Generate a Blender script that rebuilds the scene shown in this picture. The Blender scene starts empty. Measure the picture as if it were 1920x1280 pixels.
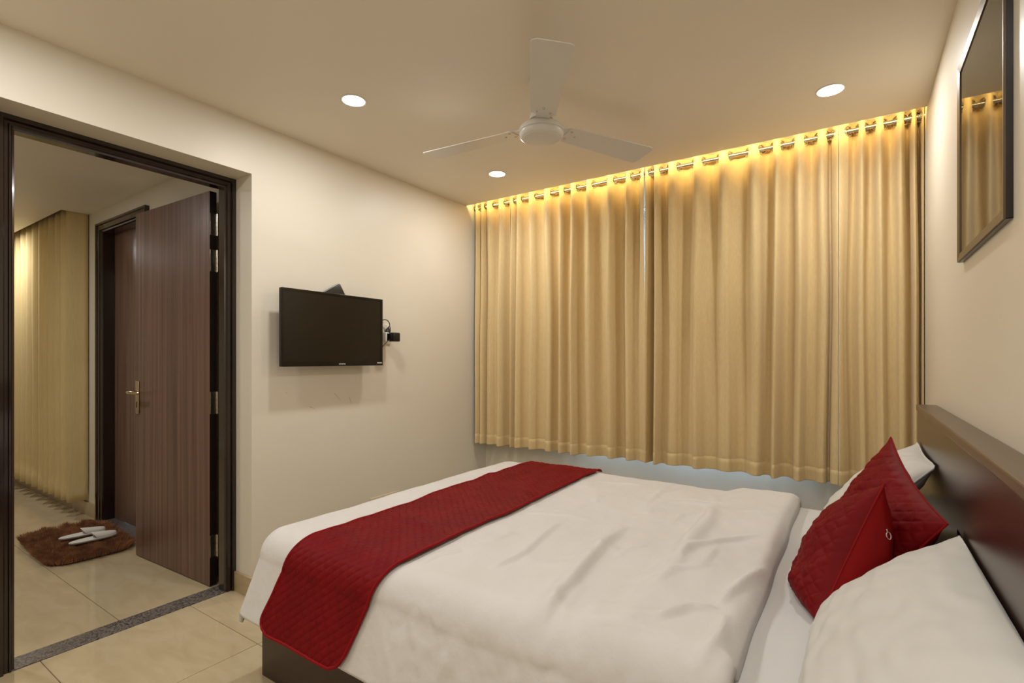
import bpy, bmesh, math, random
from mathutils import Vector, Matrix, noise as mn

random.seed(7)
SC = bpy.context.scene
COL = SC.collection
PI = math.pi

# ------------------------------------------------------------------ camera, world, exposure
CAM_H = 1.2
YAW = math.radians(34.0)
FPX = 956.0
cam_d = bpy.data.cameras.new('camera')
cam_d.sensor_width = 36.0
cam_d.lens = 36.0 * FPX / 1920.0
cam_d.shift_y = 33.0 / 1920.0
cam_d.clip_start = 0.02
cam = bpy.data.objects.new('camera', cam_d)
cam.location = (0, 0, CAM_H)
cam.rotation_euler = (PI / 2, 0, YAW)
COL.objects.link(cam)
SC.camera = cam

world = bpy.data.worlds.new('daylight')
world.use_nodes = True
SC.world = world
bg = world.node_tree.nodes['Background']
bg.inputs[0].default_value = (0.50, 0.71, 1.0, 1)
bg.inputs[1].default_value = 11.0

SC.view_settings.view_transform = 'Standard'
SC.view_settings.look = 'None'
SC.view_settings.gamma = 1.0
SC.view_settings.use_curve_mapping = False
SC.view_settings.exposure = 0.0

DOWNLIGHT_W = 7.4          # watts for each bedroom downlight
HALL_W = 12.0
LED_W = 7.0

# ------------------------------------------------------------------ room dimensions (metres)
XL, XR = -2.527, 0.28      # left (television) wall, right (headboard) wall
YN, YW = -1.25, 3.36       # wall behind the camera, window wall
ZC = 2.396                 # false ceiling
YP = 3.10                  # lip of the curtain pocket
XF = -2.675                # front of the door frame (set back in a niche)
XH = -2.79                 # hall side of the left wall
D0, D1, DZ = 0.45, 1.398, 2.134   # door niche
HY = 1.434                 # hall wall with the second door
HZ = 2.31                  # hall ceiling
HX, HN = -7.2, -0.9


def ray(u, v):
    a = (u - 960) / FPX
    b = (673 - v) / FPX
    c, s = math.cos(YAW), math.sin(YAW)
    return Vector((-s + a * c, c + a * s, b))


def at_x(u, v, X):
    d = ray(u, v); t = X / d.x
    return Vector((X, d.y * t, CAM_H + d.z * t))


def at_y(u, v, Y):
    d = ray(u, v); t = Y / d.y
    return Vector((d.x * t, Y, CAM_H + d.z * t))


def at_z(u, v, Z):
    d = ray(u, v); t = (Z - CAM_H) / d.z
    return Vector((d.x * t, d.y * t, Z))


# ------------------------------------------------------------------ materials
def lin(c):
    def f(x):
        x /= 255.0
        return x / 12.92 if x <= 0.04045 else ((x + 0.055) / 1.055) ** 2.4
    return (f(c[0]), f(c[1]), f(c[2]), 1.0)


MATS = {}


def mat(name, c1, rough=0.5, metal=0.0, c2=None, scale=(5, 5, 5), detail=4, lo=0.35, hi=0.65, bump=0.0,
        bscale=None, coat=0.0, sheen=0.0, spec=0.5, rand=False, distort=0.0, transl=0.0, bdist=0.01):
    if name in MATS:
        return MATS[name]
    m = bpy.data.materials.new(name)
    m.use_nodes = True
    nt = m.node_tree
    N, L = nt.nodes, nt.links
    b = N['Principled BSDF']
    b.inputs['Base Color'].default_value = lin(c1)
    b.inputs['Roughness'].default_value = rough
    b.inputs['Metallic'].default_value = metal
    b.inputs['Specular IOR Level'].default_value = spec
    b.inputs['Coat Weight'].default_value = coat
    b.inputs['Coat Roughness'].default_value = 0.05
    b.inputs['Sheen Weight'].default_value = sheen
    tc = N.new('ShaderNodeTexCoord')
    src = tc.outputs['Object']
    if rand:
        oi = N.new('ShaderNodeObjectInfo')
        mul = N.new('ShaderNodeVectorMath'); mul.operation = 'MULTIPLY_ADD'
        comb = N.new('ShaderNodeCombineXYZ')
        for k in range(3):
            L.new(oi.outputs['Random'], comb.inputs[k])
        L.new(comb.outputs[0], mul.inputs[0])
        mul.inputs[1].default_value = (37, 53, 11)
        L.new(src, mul.inputs[2])
        src = mul.outputs[0]
    if c2 is not None:
        mp = N.new('ShaderNodeMapping'); mp.inputs['Scale'].default_value = scale
        L.new(src, mp.inputs[0])
        nz = N.new('ShaderNodeTexNoise'); nz.inputs['Scale'].default_value = 1.0
        nz.inputs['Detail'].default_value = detail
        nz.inputs['Distortion'].default_value = distort
        L.new(mp.outputs[0], nz.inputs['Vector'])
        cr = N.new('ShaderNodeValToRGB')
        cr.color_ramp.elements[0].position = lo; cr.color_ramp.elements[0].color = lin(c1)
        cr.color_ramp.elements[1].position = hi; cr.color_ramp.elements[1].color = lin(c2)
        L.new(nz.outputs['Fac'], cr.inputs[0])
        L.new(cr.outputs[0], b.inputs['Base Color'])
    if bump > 0:
        mp2 = N.new('ShaderNodeMapping'); mp2.inputs['Scale'].default_value = bscale or scale
        L.new(src, mp2.inputs[0])
        nz2 = N.new('ShaderNodeTexNoise'); nz2.inputs['Scale'].default_value = 1.0
        nz2.inputs['Detail'].default_value = 3
        L.new(mp2.outputs[0], nz2.inputs['Vector'])
        bp = N.new('ShaderNodeBump'); bp.inputs['Strength'].default_value = bump
        bp.inputs['Distance'].default_value = bdist
        L.new(nz2.outputs['Fac'], bp.inputs['Height'])
        L.new(bp.outputs[0], b.inputs['Normal'])
    if transl > 0:
        out = N['Material Output']
        tr = N.new('ShaderNodeBsdfTranslucent'); tr.inputs[0].default_value = lin(c1)
        mx = N.new('ShaderNodeMixShader'); mx.inputs[0].default_value = transl
        L.new(b.outputs[0], mx.inputs[1]); L.new(tr.outputs[0], mx.inputs[2])
        L.new(mx.outputs[0], out.inputs[0])
    MATS[name] = m
    return m


def emis(name, c, strength):
    m = bpy.data.materials.new(name); m.use_nodes = True
    nt = m.node_tree
    nt.nodes.remove(nt.nodes['Principled BSDF'])
    e = nt.nodes.new('ShaderNodeEmission')
    e.inputs[0].default_value = c; e.inputs[1].default_value = strength
    nt.links.new(e.outputs[0], nt.nodes['Material Output'].inputs[0])
    MATS[name] = m
    return m


def glass_mat(name, tint=(1, 1, 1, 1)):
    m = bpy.data.materials.new(name); m.use_nodes = True
    nt = m.node_tree; N, L = nt.nodes, nt.links
    N.remove(N['Principled BSDF'])
    t = N.new('ShaderNodeBsdfTransparent'); t.inputs[0].default_value = tint
    g = N.new('ShaderNodeBsdfGlossy'); g.inputs['Roughness'].default_value = 0.02
    f = N.new('ShaderNodeFresnel'); f.inputs[0].default_value = 1.5
    x = N.new('ShaderNodeMixShader')
    L.new(f.outputs[0], x.inputs[0]); L.new(t.outputs[0], x.inputs[1]); L.new(g.outputs[0], x.inputs[2])
    L.new(x.outputs[0], N['Material Output'].inputs[0])
    MATS[name] = m
    return m


WALL = mat('wall_paint', (224, 216, 200), 0.42, c2=(221, 213, 196), scale=(1.3, 1.3, 1.3), bump=0.02, bscale=(60, 60, 60), spec=0.35)
CEIL = mat('ceiling_paint', (234, 226, 212), 0.5, c2=(231, 223, 208), scale=(0.8, 0.8, 0.8), spec=0.3)
TILE = mat('vitrified_tile', (194, 177, 144), 0.07, c2=(186, 168, 134), scale=(5, 13, 3), detail=14, distort=0.7,
           lo=0.40, hi=0.66, rand=True, spec=0.5)
SKIRT = mat('skirting_tile', (190, 168, 132), 0.25, c2=(170, 148, 114), scale=(4, 4, 9), detail=8, distort=1.0, rand=True)
GROUT = mat('tile_grout', (120, 104, 78), 0.8)
GRANITE = mat('grey_granite', (124, 116, 110), 0.28, c2=(62, 56, 53), scale=(150, 150, 150), detail=3, lo=0.42, hi=0.6)
LEAF = mat('door_laminate', (128, 97, 82), 0.33, c2=(82, 59, 48), scale=(45, 45, 0.7), detail=6, lo=0.3, hi=0.72,
           bump=0.05, bscale=(90, 90, 1), spec=0.4)
FRAMEW = mat('dark_polished_wood', (44, 28, 21), 0.16, c2=(26, 15, 11), scale=(18, 18, 1.5), detail=5, spec=0.6, coat=0.4)
EDGE = mat('door_edge_paint', (30, 21, 17), 0.4)
BEDW = mat('bed_laminate', (62, 42, 34), 0.24, c2=(50, 33, 27), scale=(2, 1.2, 40), detail=5, spec=0.5)
STEEL = mat('brushed_steel', (205, 198, 186), 0.22, 1.0, bump=0.03, bscale=(80, 80, 80))
CHROME = mat('chrome', (226, 220, 208), 0.08, 1.0)
NICKEL = mat('satin_brass_nickel', (196, 180, 146), 0.16, 1.0)
WHITEP = mat('white_plastic', (228, 224, 214), 0.35)
FANW = mat('fan_enamel', (216, 213, 206), 0.28, spec=0.5)
BLACKP = mat('black_plastic', (20, 19, 19), 0.32)
BEZEL = mat('gloss_black_bezel', (12, 11, 11), 0.12)
SCREEN = mat('tv_screen', (14, 12, 9), 0.22, spec=0.55)
GREYP = mat('grey_plastic', (112, 114, 114), 0.4)
LOGO = mat('logo_print', (215, 215, 212), 0.4)
CURT = mat('linen_curtain', (222, 197, 148), 0.85, c2=(216, 190, 140), scale=(180, 180, 30), detail=4, bump=0.10,
           bscale=(420, 420, 160), sheen=0.2, spec=0.1, bdist=0.002)
HCURT = mat('hall_curtain_cloth', (212, 190, 140), 0.85, c2=(206, 183, 132), scale=(160, 160, 9), detail=4, bump=0.1,
            bscale=(400, 400, 160), sheen=0.2, spec=0.1, bdist=0.002)
BOUNCE_LINING = mat('added_bounce_lining', (222, 220, 214), 0.8)  # unseen pale backing, added so daylight bounces down without turning yellow
COTTON = mat('white_cotton', (214, 210, 207), 0.75, c2=(211, 207, 203), scale=(6, 6, 6), bump=0.3, bscale=(20, 14, 18),
             sheen=0.15, spec=0.2, bdist=0.010)
SHEET = mat('white_sheet', (208, 207, 206), 0.7, bump=0.03, bscale=(260, 260, 260), sheen=0.15, spec=0.2, bdist=0.002)
PCASE = mat('white_pillowcase', (206, 204, 198), 0.62, bump=0.04, bscale=(40, 40, 40), sheen=0.05, spec=0.2, bdist=0.003)
RED = mat('red_quilted_satin', (116, 9, 15), 0.55, c2=(106, 7, 12), scale=(9, 9, 9), sheen=0.0, spec=0.12)
REDB = mat('red_binding', (132, 16, 21), 0.65, sheen=0.0, spec=0.12)
REDP = mat('red_plain_cloth', (140, 17, 19), 0.55, sheen=0.0, spec=0.15)
RUG = mat('brown_rug_backing', (74, 42, 22), 0.95)
FUR = mat('brown_rug_pile', (176, 122, 80), 0.9, c2=(124, 78, 46), scale=(14, 14, 14), detail=3, spec=0.1, sheen=0.2)
SLIP = mat('white_slipper_cloth', (220, 214, 206), 0.8, bump=0.1, bscale=(300, 300, 300), bdist=0.001)
SLIPSOLE = mat('slipper_sole_rubber', (150, 146, 142), 0.7)
PICF = mat('bronze_picture_frame', (96, 84, 68), 0.36, 0.8)
PICI = mat('dark_picture_edge', (30, 20, 15), 0.25)
ALU = mat('aluminium_window', (196, 198, 200), 0.35, 0.8)
GLASS = glass_mat('window_glass')
PGLASS = glass_mat('picture_glass')
LAMP = emis('downlight_diffuser', (1.0, 0.97, 0.92, 1), 9.0)
LEDM = emis('led_strip_glow', (1.0, 0.76, 0.32, 1), 5.0)


def art_mat():
    m = bpy.data.materials.new('abstract_print'); m.use_nodes = True
    nt = m.node_tree; N, L = nt.nodes, nt.links
    b = N['Principled BSDF']; b.inputs['Roughness'].default_value = 0.55
    tc = N.new('ShaderNodeTexCoord')
    mp = N.new('ShaderNodeMapping'); mp.inputs['Scale'].default_value = (1, 7, 2.2)
    nz = N.new('ShaderNodeTexNoise'); nz.inputs['Scale'].default_value = 1.0
    nz.inputs['Detail'].default_value = 5; nz.inputs['Distortion'].default_value = 0.8
    cr = N.new('ShaderNodeValToRGB')
    e = cr.color_ramp.elements
    e[0].position = 0.3; e[0].color = lin((196, 176, 152))
    e[1].position = 0.75; e[1].color = lin((234, 222, 204))
    k = e.new(0.5); k.color = lin((218, 202, 180))
    k = e.new(0.6); k.color = lin((206, 176, 154))
    L.new(tc.outputs['Object'], mp.inputs[0]); L.new(mp.outputs[0], nz.inputs[0])
    L.new(nz.outputs['Fac'], cr.inputs[0]); L.new(cr.outputs[0], b.inputs['Base Color'])
    return m


ART = art_mat()


# ------------------------------------------------------------------ mesh helpers
class MB:
    def __init__(self):
        self.v = []; self.f = []

    def add(self, vs, fs):
        o = len(self.v)
        self.v += [tuple(p) for p in vs]
        self.f += [tuple(i + o for i in q) for q in fs]
        return self

    def box(self, a, b, bev=0.0):
        x0, y0, z0 = a; x1, y1, z1 = b
        if bev <= 0:
            vs = [(x0, y0, z0), (x1, y0, z0), (x1, y1, z0), (x0, y1, z0), (x0, y0, z1), (x1, y0, z1), (x1, y1, z1), (x0, y1, z1)]
            return self.add(vs, [(0, 3, 2, 1), (4, 5, 6, 7), (0, 1, 5, 4), (1, 2, 6, 5), (2, 3, 7, 6), (3, 0, 4, 7)])
        bm = bmesh.new()
        bmesh.ops.create_cube(bm, size=1.0)
        for v in bm.verts:
            v.co = Vector(((x0 + x1) / 2 + v.co.x * (x1 - x0), (y0 + y1) / 2 + v.co.y * (y1 - y0), (z0 + z1) / 2 + v.co.z * (z1 - z0)))
        bmesh.ops.bevel(bm, geom=list(bm.edges), offset=bev, segments=2, affect='EDGES', profile=0.5)
        bm.verts.index_update()
        vs = [v.co[:] for v in bm.verts]; fs = [[v.index for v in f.verts] for f in bm.faces]
        bm.free()
        return self.add(vs, fs)

    def tube(self, pts, r, n=10, caps=True, closed=False):
        pts = [Vector(p) for p in pts]
        rings = []
        up = Vector((0, 0, 1))
        m = len(pts)
        prev = None
        for i, p in enumerate(pts):
            if closed:
                d = pts[(i + 1) % m] - pts[i - 1]
            else:
                d = pts[min(i + 1, m - 1)] - pts[max(i - 1, 0)]
            d.normalize()
            if prev is None:
                ref = up if abs(d.z) < 0.9 else Vector((1, 0, 0))
                x = d.cross(ref).normalized()
            else:
                x = (prev - d * prev.dot(d)).normalized()
            prev = x
            y = d.cross(x)
            rr = r[i] if isinstance(r, (list, tuple)) else r
            rings.append([p + (x * math.cos(2 * PI * k / n) + y * math.sin(2 * PI * k / n)) * rr for k in range(n)])
        vs = [q for R in rings for q in R]
        fs = []
        for i in range(m if closed else m - 1):
            j = (i + 1) % m
            for k in range(n):
                fs.append((i * n + k, i * n + (k + 1) % n, j * n + (k + 1) % n, j * n + k))
        if caps and not closed:
            fs.append(tuple(range(n - 1, -1, -1)))
            fs.append(tuple((m - 1) * n + k for k in range(n)))
        return self.add(vs, fs)

    def lathe(self, prof, n=40, M=None):
        vs = []; fs = []
        for (r, z) in prof:
            for k in range(n):
                a = 2 * PI * k / n
                vs.append(Vector((r * math.cos(a), r * math.sin(a), z)))
        for i in range(len(prof) - 1):
            for k in range(n):
                fs.append((i * n + k, i * n + (k + 1) % n, (i + 1) * n + (k + 1) % n, (i + 1) * n + k))
        if prof[0][0] > 1e-6:
            fs.append(tuple(range(n - 1, -1, -1)))
        if prof[-1][0] > 1e-6:
            fs.append(tuple((len(prof) - 1) * n + k for k in range(n)))
        if M is not None:
            vs = [M @ v for v in vs]
        return self.add(vs, fs)

    def prism(self, poly, M, h):
        """polygon in local xy, extruded along local z by h, placed by matrix M"""
        n = len(poly)
        vs = [M @ Vector((p[0], p[1], 0)) for p in poly] + [M @ Vector((p[0], p[1], h)) for p in poly]
        fs = [tuple(range(n - 1, -1, -1)), tuple(range(n, 2 * n))]
        fs += [(i, (i + 1) % n, (i + 1) % n + n, i + n) for i in range(n)]
        return self.add(vs, fs)

    def grid(self, fn, nu, nv, flip=False):
        vs = [fn(i / nu, j / nv) for i in range(nu + 1) for j in range(nv + 1)]
        fs = []
        for i in range(nu):
            for j in range(nv):
                q = (i * (nv + 1) + j, (i + 1) * (nv + 1) + j, (i + 1) * (nv + 1) + j + 1, i * (nv + 1) + j + 1)
                fs.append(q[::-1] if flip else q)
        return self.add(vs, fs)

    def transform(self, M):
        self.v = [tuple(M @ Vector(p)) for p in self.v]
        return self

    def mesh(self, name, m, smooth=False, angle=None, weld=False):
        me = bpy.data.meshes.new(name)
        me.from_pydata(self.v, [], self.f)
        if weld:
            bm = bmesh.new(); bm.from_mesh(me)
            bmesh.ops.remove_doubles(bm, verts=bm.verts, dist=1e-5)
            bm.to_mesh(me); bm.free()
        bm = bmesh.new(); bm.from_mesh(me)
        bmesh.ops.recalc_face_normals(bm, faces=bm.faces)
        if smooth and angle is not None:
            for e in bm.edges:
                if len(e.link_faces) == 2 and e.calc_face_angle(0) > math.radians(angle):
                    e.smooth = False
        bm.to_mesh(me); bm.free()
        if smooth:
            for p in me.polygons:
                p.use_smooth = True
        me.materials.append(m)
        return me

    def obj(self, name, m, parent=None, smooth=False, angle=35, label=None, weld=False):
        o = bpy.data.objects.new(name, self.mesh(name, m, smooth, angle, weld))
        COL.objects.link(o)
        if parent is not None:
            o.parent = parent
        if label:
            o['label'] = label
        return o


def tag(o, label, cat, group=None, kind=None):
    o['label'] = label; o['category'] = cat
    if group: o['group'] = group
    if kind: o['kind'] = kind
    return o


def thing(name, label, cat, loc=(0, 0, 0), group=None, kind=None):
    o = bpy.data.objects.new(name, None)
    o.empty_display_size = 0.05
    COL.objects.link(o)
    o.location = loc
    return tag(o, label, cat, group, kind)


def put(o, parent):
    """parent keeping the mesh's world placement (parents are unrotated empties)"""
    o.parent = parent
    o.matrix_parent_inverse = Matrix.Translation(-Vector(parent.location))
    return o


def struct(o, label, cat):
    return tag(o, label, cat, kind='structure')


def frame_sweep(mb, prof, y0, y1, z1, place):
    """sweep a moulding profile (s inward from the outer edge, d depth) up one jamb, across the head, down the other; place(y, z, d)"""
    n = len(prof)
    rows = []
    for (s, d) in prof:
        rows.append([place(y0 + s, 0.0, d), place(y0 + s, z1 - s, d), place(y1 - s, z1 - s, d), place(y1 - s, 0.0, d)])
    vs = [p for r in rows for p in r]
    fs = []
    for i in range(n):
        j = (i + 1) % n
        for k in range(3):
            fs.append((i * 4 + k, j * 4 + k, j * 4 + k + 1, i * 4 + k + 1))
    fs.append(tuple(i * 4 for i in range(n)))
    fs.append(tuple(i * 4 + 3 for i in reversed(range(n))))
    mb.add(vs, fs)
    return mb


# ------------------------------------------------------------------ setting: walls, ceiling
m = MB()
m.box((XH, D1, 0), (XL, YW + 0.15, 2.75))
m.box((XH, YN, 0), (XL, D0, 2.75))
m.box((XH, D0, DZ), (XL, D1, 2.75))
wall_left = struct(m.obj('wall_left', WALL), 'cream painted wall that carries the television, with the door niche', 'wall')

WX0, WX1, WZ0, WZ1 = -1.72, -0.2, 0.55, 2.22
m = MB()
m.box((XL, YW, 0), (XR, YW + 0.15, WZ0))
m.box((XL, YW, WZ1), (XR, YW + 0.15, 2.75))
m.box((XL, YW, WZ0), (WX0, YW + 0.15, WZ1))
m.box((WX1, YW, WZ0), (XR, YW + 0.15, WZ1))
struct(m.obj('wall_back', WALL), 'cream window wall behind the long bedroom curtains', 'wall')
struct(MB().box((XR, YN - 0.1, 0), (XR + 0.12, YW + 0.15, 2.75)).obj('wall_right', WALL), 'cream wall behind the headboard and picture', 'wall')
struct(MB().box((XH, YN - 0.1, 0), (XR, YN, 2.75)).obj('wall_near', WALL), 'cream wall behind the viewer', 'wall')

m = MB()
m.box((XL, YN, ZC), (XR, YP, ZC + 0.012))
m.box((XL, YN, ZC + 0.012), (XR, YP - 0.035, 2.62))
m.box((XL, YP - 0.035, 2.60), (XR, YW, 2.70))
struct(m.obj('ceiling', CEIL), 'flat cream false ceiling with a curtain pocket along the window', 'ceiling')

# hall shell
HD0, HD1, HDZ = -4.69, -3.82, 2.20
m = MB()
m.box((HX, HY, 0), (HD0, HY + 0.15, 2.6))
m.box((HD1, HY, 0), (XH, HY + 0.15, 2.6))
m.box((HD0, HY, HDZ), (HD1, HY + 0.15, 2.6))
struct(m.obj('wall_hall', WALL), 'cream hall wall with the closed door and hall curtain', 'wall')
struct(MB().box((HX - 0.1, HN, 0), (HX, HY + 0.15, 2.6)).obj('wall_hall_end', WALL), 'cream wall closing the far end of the hall', 'wall')
struct(MB().box((HX - 0.1, HN - 0.1, 0), (XH, HN, 2.6)).obj('wall_hall_near', WALL), 'cream hall wall facing the closed door', 'wall')
m = MB()
m.box((HX, HN, HZ), (XH, 1.268, HZ + 0.02))
m.box((-4.895, 1.268, HZ), (XH, HY, HZ + 0.02))
m.box((HX, HN, 2.52), (XH, HY, 2.6))
m.box((-4.895, 1.268, HZ + 0.02), (-4.875, HY, 2.52))
struct(m.obj('ceiling_hall', CEIL), 'flat cream hall ceiling with a short curtain pocket', 'ceiling')

# ------------------------------------------------------------------ floor: grout bed with single tiles
m = MB()
m.box((XH - 0.02, YN, -0.06), (XR, YW, -0.004))
m.box((HX, HN, -0.06), (XH - 0.02, HY + 0.15, -0.004))
floor = struct(m.obj('floor', GROUT), 'polished beige vitrified tile floor with thin joints', 'floor')
TILE_MESH = {}


def tile(x0, x1, y0, y1, parent):
    g = 0.0012
    w, h = round(x1 - x0 - 2 * g, 4), round(y1 - y0 - 2 * g, 4)
    if (w, h) not in TILE_MESH:
        b = 0.0012
        mb = MB().add([(-w / 2, -h / 2, -0.004), (w / 2, -h / 2, -0.004), (w / 2, h / 2, -0.004), (-w / 2, h / 2, -0.004),
                       (-w / 2, -h / 2, -b), (w / 2, -h / 2, -b), (w / 2, h / 2, -b), (-w / 2, h / 2, -b),
                       (-w / 2 + b, -h / 2 + b, 0), (w / 2 - b, -h / 2 + b, 0), (w / 2 - b, h / 2 - b, 0), (-w / 2 + b, h / 2 - b, 0)],
                      [(0, 3, 2, 1), (8, 9, 10, 11)] + [(i, (i + 1) % 4, 4 + (i + 1) % 4, 4 + i) for i in range(4)]
                      + [(4 + i, 4 + (i + 1) % 4, 8 + (i + 1) % 4, 8 + i) for i in range(4)])
        TILE_MESH[(w, h)] = mb.mesh('tile', TILE)
    o = bpy.data.objects.new('tile', TILE_MESH[(w, h)])
    o.location = ((x0 + x1) / 2, (y0 + y1) / 2, 0)
    COL.objects.link(o); o.parent = parent


def cuts(a, b, start, step):
    c = [a]
    k = start
    while k > a + step: k -= step
    while k < a + 1e-6: k += step
    while k < b - 1e-6:
        c.append(k); k += step
    return c + [b]


ys = cuts(YN, YW, 0.632, 0.551)
xs = [-2.69, -2.09, -1.54, -0.99, -0.44, XR]
for i in range(len(xs) - 1):
    for j in range(len(ys) - 1):
        if i == 0 and (ys[j] < D0 < ys[j + 1] or ys[j] < D1 < ys[j + 1]):
            pass
        x0 = xs[i]
        if i == 0 and (ys[j + 1] <= D0 or ys[j] >= D1):
            x0 = XL
        if i == 0 and ys[j] < D0 < ys[j + 1]:
            tile(XL, xs[1], ys[j], D0, floor); tile(x0, xs[1], D0, ys[j + 1], floor); continue
        if i == 0 and ys[j] < D1 < ys[j + 1]:
            tile(x0, xs[1], ys[j], D1, floor); tile(XL, xs[1], D1, ys[j + 1], floor); continue
        tile(x0, xs[i + 1], ys[j], ys[j + 1], floor)
hx = [HX, -6.1, -5.0, -3.9, -2.80]
hy = cuts(HN, 1.40, 0.933, 0.551)
for i in range(len(hx) - 1):
    for j in range(len(hy) - 1):
        tile(hx[i], hx[i + 1], hy[j], hy[j + 1], floor)
tile(HX, HD0, 1.40, HY, floor); tile(HD1, -2.80, 1.40, HY, floor)

struct(MB().box((-2.80, D0, -0.004), (-2.69, D1, 0.003), 0.001).obj('trim_1', GRANITE), 'grey speckled granite threshold strip under the open bedroom door', 'threshold')
struct(MB().box((HD0, 1.40, -0.004), (HD1, HY + 0.15, 0.004), 0.001).obj('trim_2', GRANITE), 'grey granite sill under the closed hall door', 'threshold')

# skirting tiles
SKH, SKT = 0.10, 0.012


def skirting(name, label, runs):
    root = thing(name, label, 'baseboard', kind='structure')
    for (a, b) in runs:
        # a, b: opposite corners of the run's footprint
        dx, dy = b[0] - a[0], b[1] - a[1]
        along_x = abs(dx) > abs(dy)
        L = abs(dx) if along_x else abs(dy)
        n = max(1, int(round(L / 0.6)))
        for k in range(n):
            if along_x:
                p0 = (a[0] + dx * k / n + 0.0008, min(a[1], b[1]), 0.0); p1 = (a[0] + dx * (k + 1) / n - 0.0008, max(a[1], b[1]), SKH)
            else:
                p0 = (min(a[0], b[0]), a[1] + dy * k / n + 0.0008, 0.0); p1 = (max(a[0], b[0]), a[1] + dy * (k + 1) / n - 0.0008, SKH)
            MB().box(p0, p1, 0.0012).obj('skirting_tile', SKIRT, root)
    return root


skirting('baseboard_left', 'beige tile skirting along the television wall and into the door niche',
         [((XL, D1 + 0.001), (XL + SKT, YW)), ((XF + 0.001, D1 - SKT), (XL + SKT, D1)), ((XL, YN), (XL + SKT, D0))])
skirting('baseboard_back', 'beige tile skirting under the window curtains', [((XL + SKT, YW - SKT), (XR - SKT, YW))])
skirting('baseboard_right', 'beige tile skirting along the headboard wall', [((XR - SKT, YN), (XR, YW))])
skirting('baseboard_hall', 'beige tile skirting beside the closed hall door',
         [((HX, HY - SKT), (HD0 - 0.001, HY)), ((HD1 + 0.001, HY - SKT), (XH, HY))])

# ------------------------------------------------------------------ window (behind the curtains)
win = thing('window_1', 'aluminium sliding window with daylight behind the bedroom curtains', 'window', kind='structure')
yF = YW + 0.07
fr = MB()
for a, b in (((WX0, yF, WZ0), (WX1, yF + 0.05, WZ0 + 0.05)), ((WX0, yF, WZ1 - 0.05), (WX1, yF + 0.05, WZ1)),
             ((WX0, yF, WZ0 + 0.05), (WX0 + 0.05, yF + 0.05, WZ1 - 0.05)), ((WX1 - 0.05, yF, WZ0 + 0.05), (WX1, yF + 0.05, WZ1 - 0.05))):
    fr.box(a, b, 0.003)
fr.obj('window_frame', ALU, win)
n = 3
for k in range(1, n):
    xm = WX0 + (WX1 - WX0) * k / n
    MB().box((xm - 0.025, yF, WZ0 + 0.05), (xm + 0.025, yF + 0.05, WZ1 - 0.05), 0.003).obj('mullion', ALU, win)
for k in range(n):
    a = WX0 + (WX1 - WX0) * k / n + 0.025 + (0.025 if k == 0 else 0)
    b = WX0 + (WX1 - WX0) * (k + 1) / n - 0.025 - (0.025 if k == n - 1 else 0)
    MB().box((a, yF + 0.022, WZ0 + 0.05), (b, yF + 0.027, WZ1 - 0.05)).obj('pane', GLASS, win)

# ------------------------------------------------------------------ doors
PROF = [(0, 0), (0.016, 0), (0.019, 0.006), (0.022, 0.014), (0.031, 0.014), (0.034, 0.008), (0.039, 0.008), (0.044, 0.018), (0.051, 0.022),
        (0.051, 0.075), (0.026, 0.075), (0.026, 0.115), (0, 0.115)]
door1 = thing('door_1', 'open brown laminate bedroom door in a dark moulded frame', 'door', (XF, D1, 0), kind='structure')
m = frame_sweep(MB(), PROF, D0, D1, DZ, lambda y, z, d: (XF - d, y + (0.057 if D0 + 1e-6 < y < 0.8 else 0.0), z))
put(m.obj('door_frame', FRAMEW, None), door1)
# leaf, hinged on the far jamb and swung into the hall
HNG = Vector((-2.818, 1.369, 0))
ang = math.radians(182.4)
LM = Matrix.Translation(HNG) @ Matrix.Rotation(ang, 4, 'Z')   # local x along the leaf, local +y towards the camera side
LW, LH, LT = 0.835, 2.085, 0.036
leaf = MB().box((0.0, 0.0, 0.006), (LW, LT, LH), 0.0015).transform(LM).obj('leaf', LEAF, None)
put(leaf, door1)


def sub(mb, name, mm, parent, smooth=False, label=None):
    o = mb.obj(name, mm, parent, smooth=smooth, label=label)
    o.matrix_parent_inverse = parent.matrix_world.inverted()
    return o


# painted hinge-side edge band
sub(MB().box((-0.0008, 0.0006, 0.007), (0.0, LT - 0.0006, LH - 0.001)).transform(LM), 'edge_band', EDGE, leaf)
for hz in (1.912, 1.72, 0.969, 0.212):
    h = MB()
    h.box((-0.0025, 0.006, hz - 0.058), (-0.0008, LT - 0.001, hz + 0.058), 0.0004)
    for q in range(5):
        h.tube([(-0.006, -0.001, hz - 0.058 + q * 0.0234), (-0.006, -0.001, hz - 0.058 + q * 0.0234 + 0.0222)], 0.006, 10)
    h.box((-0.004, -0.005, hz - 0.058), (0.018, -0.0035, hz + 0.058), 0.0003)
    hg = sub(h.transform(LM), 'hinge', STEEL, leaf, smooth=True, label='polished steel butt hinge')
    for q in range(4):
        zz = hz - 0.042 + q * 0.028
        yy = 0.018 + (0.007 if q % 2 else -0.003)
        mm = LM @ Matrix.Translation((-0.0028, yy, zz)) @ Matrix.Rotation(-PI / 2, 4, 'Y')
        h2 = MB().lathe([(0.0035, -0.0006), (0.003, 0.0004), (0.0008, -0.0002)], 8, mm)
        h2 = h2.obj('screw', PICI, None, smooth=True); h2.parent = leaf


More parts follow.
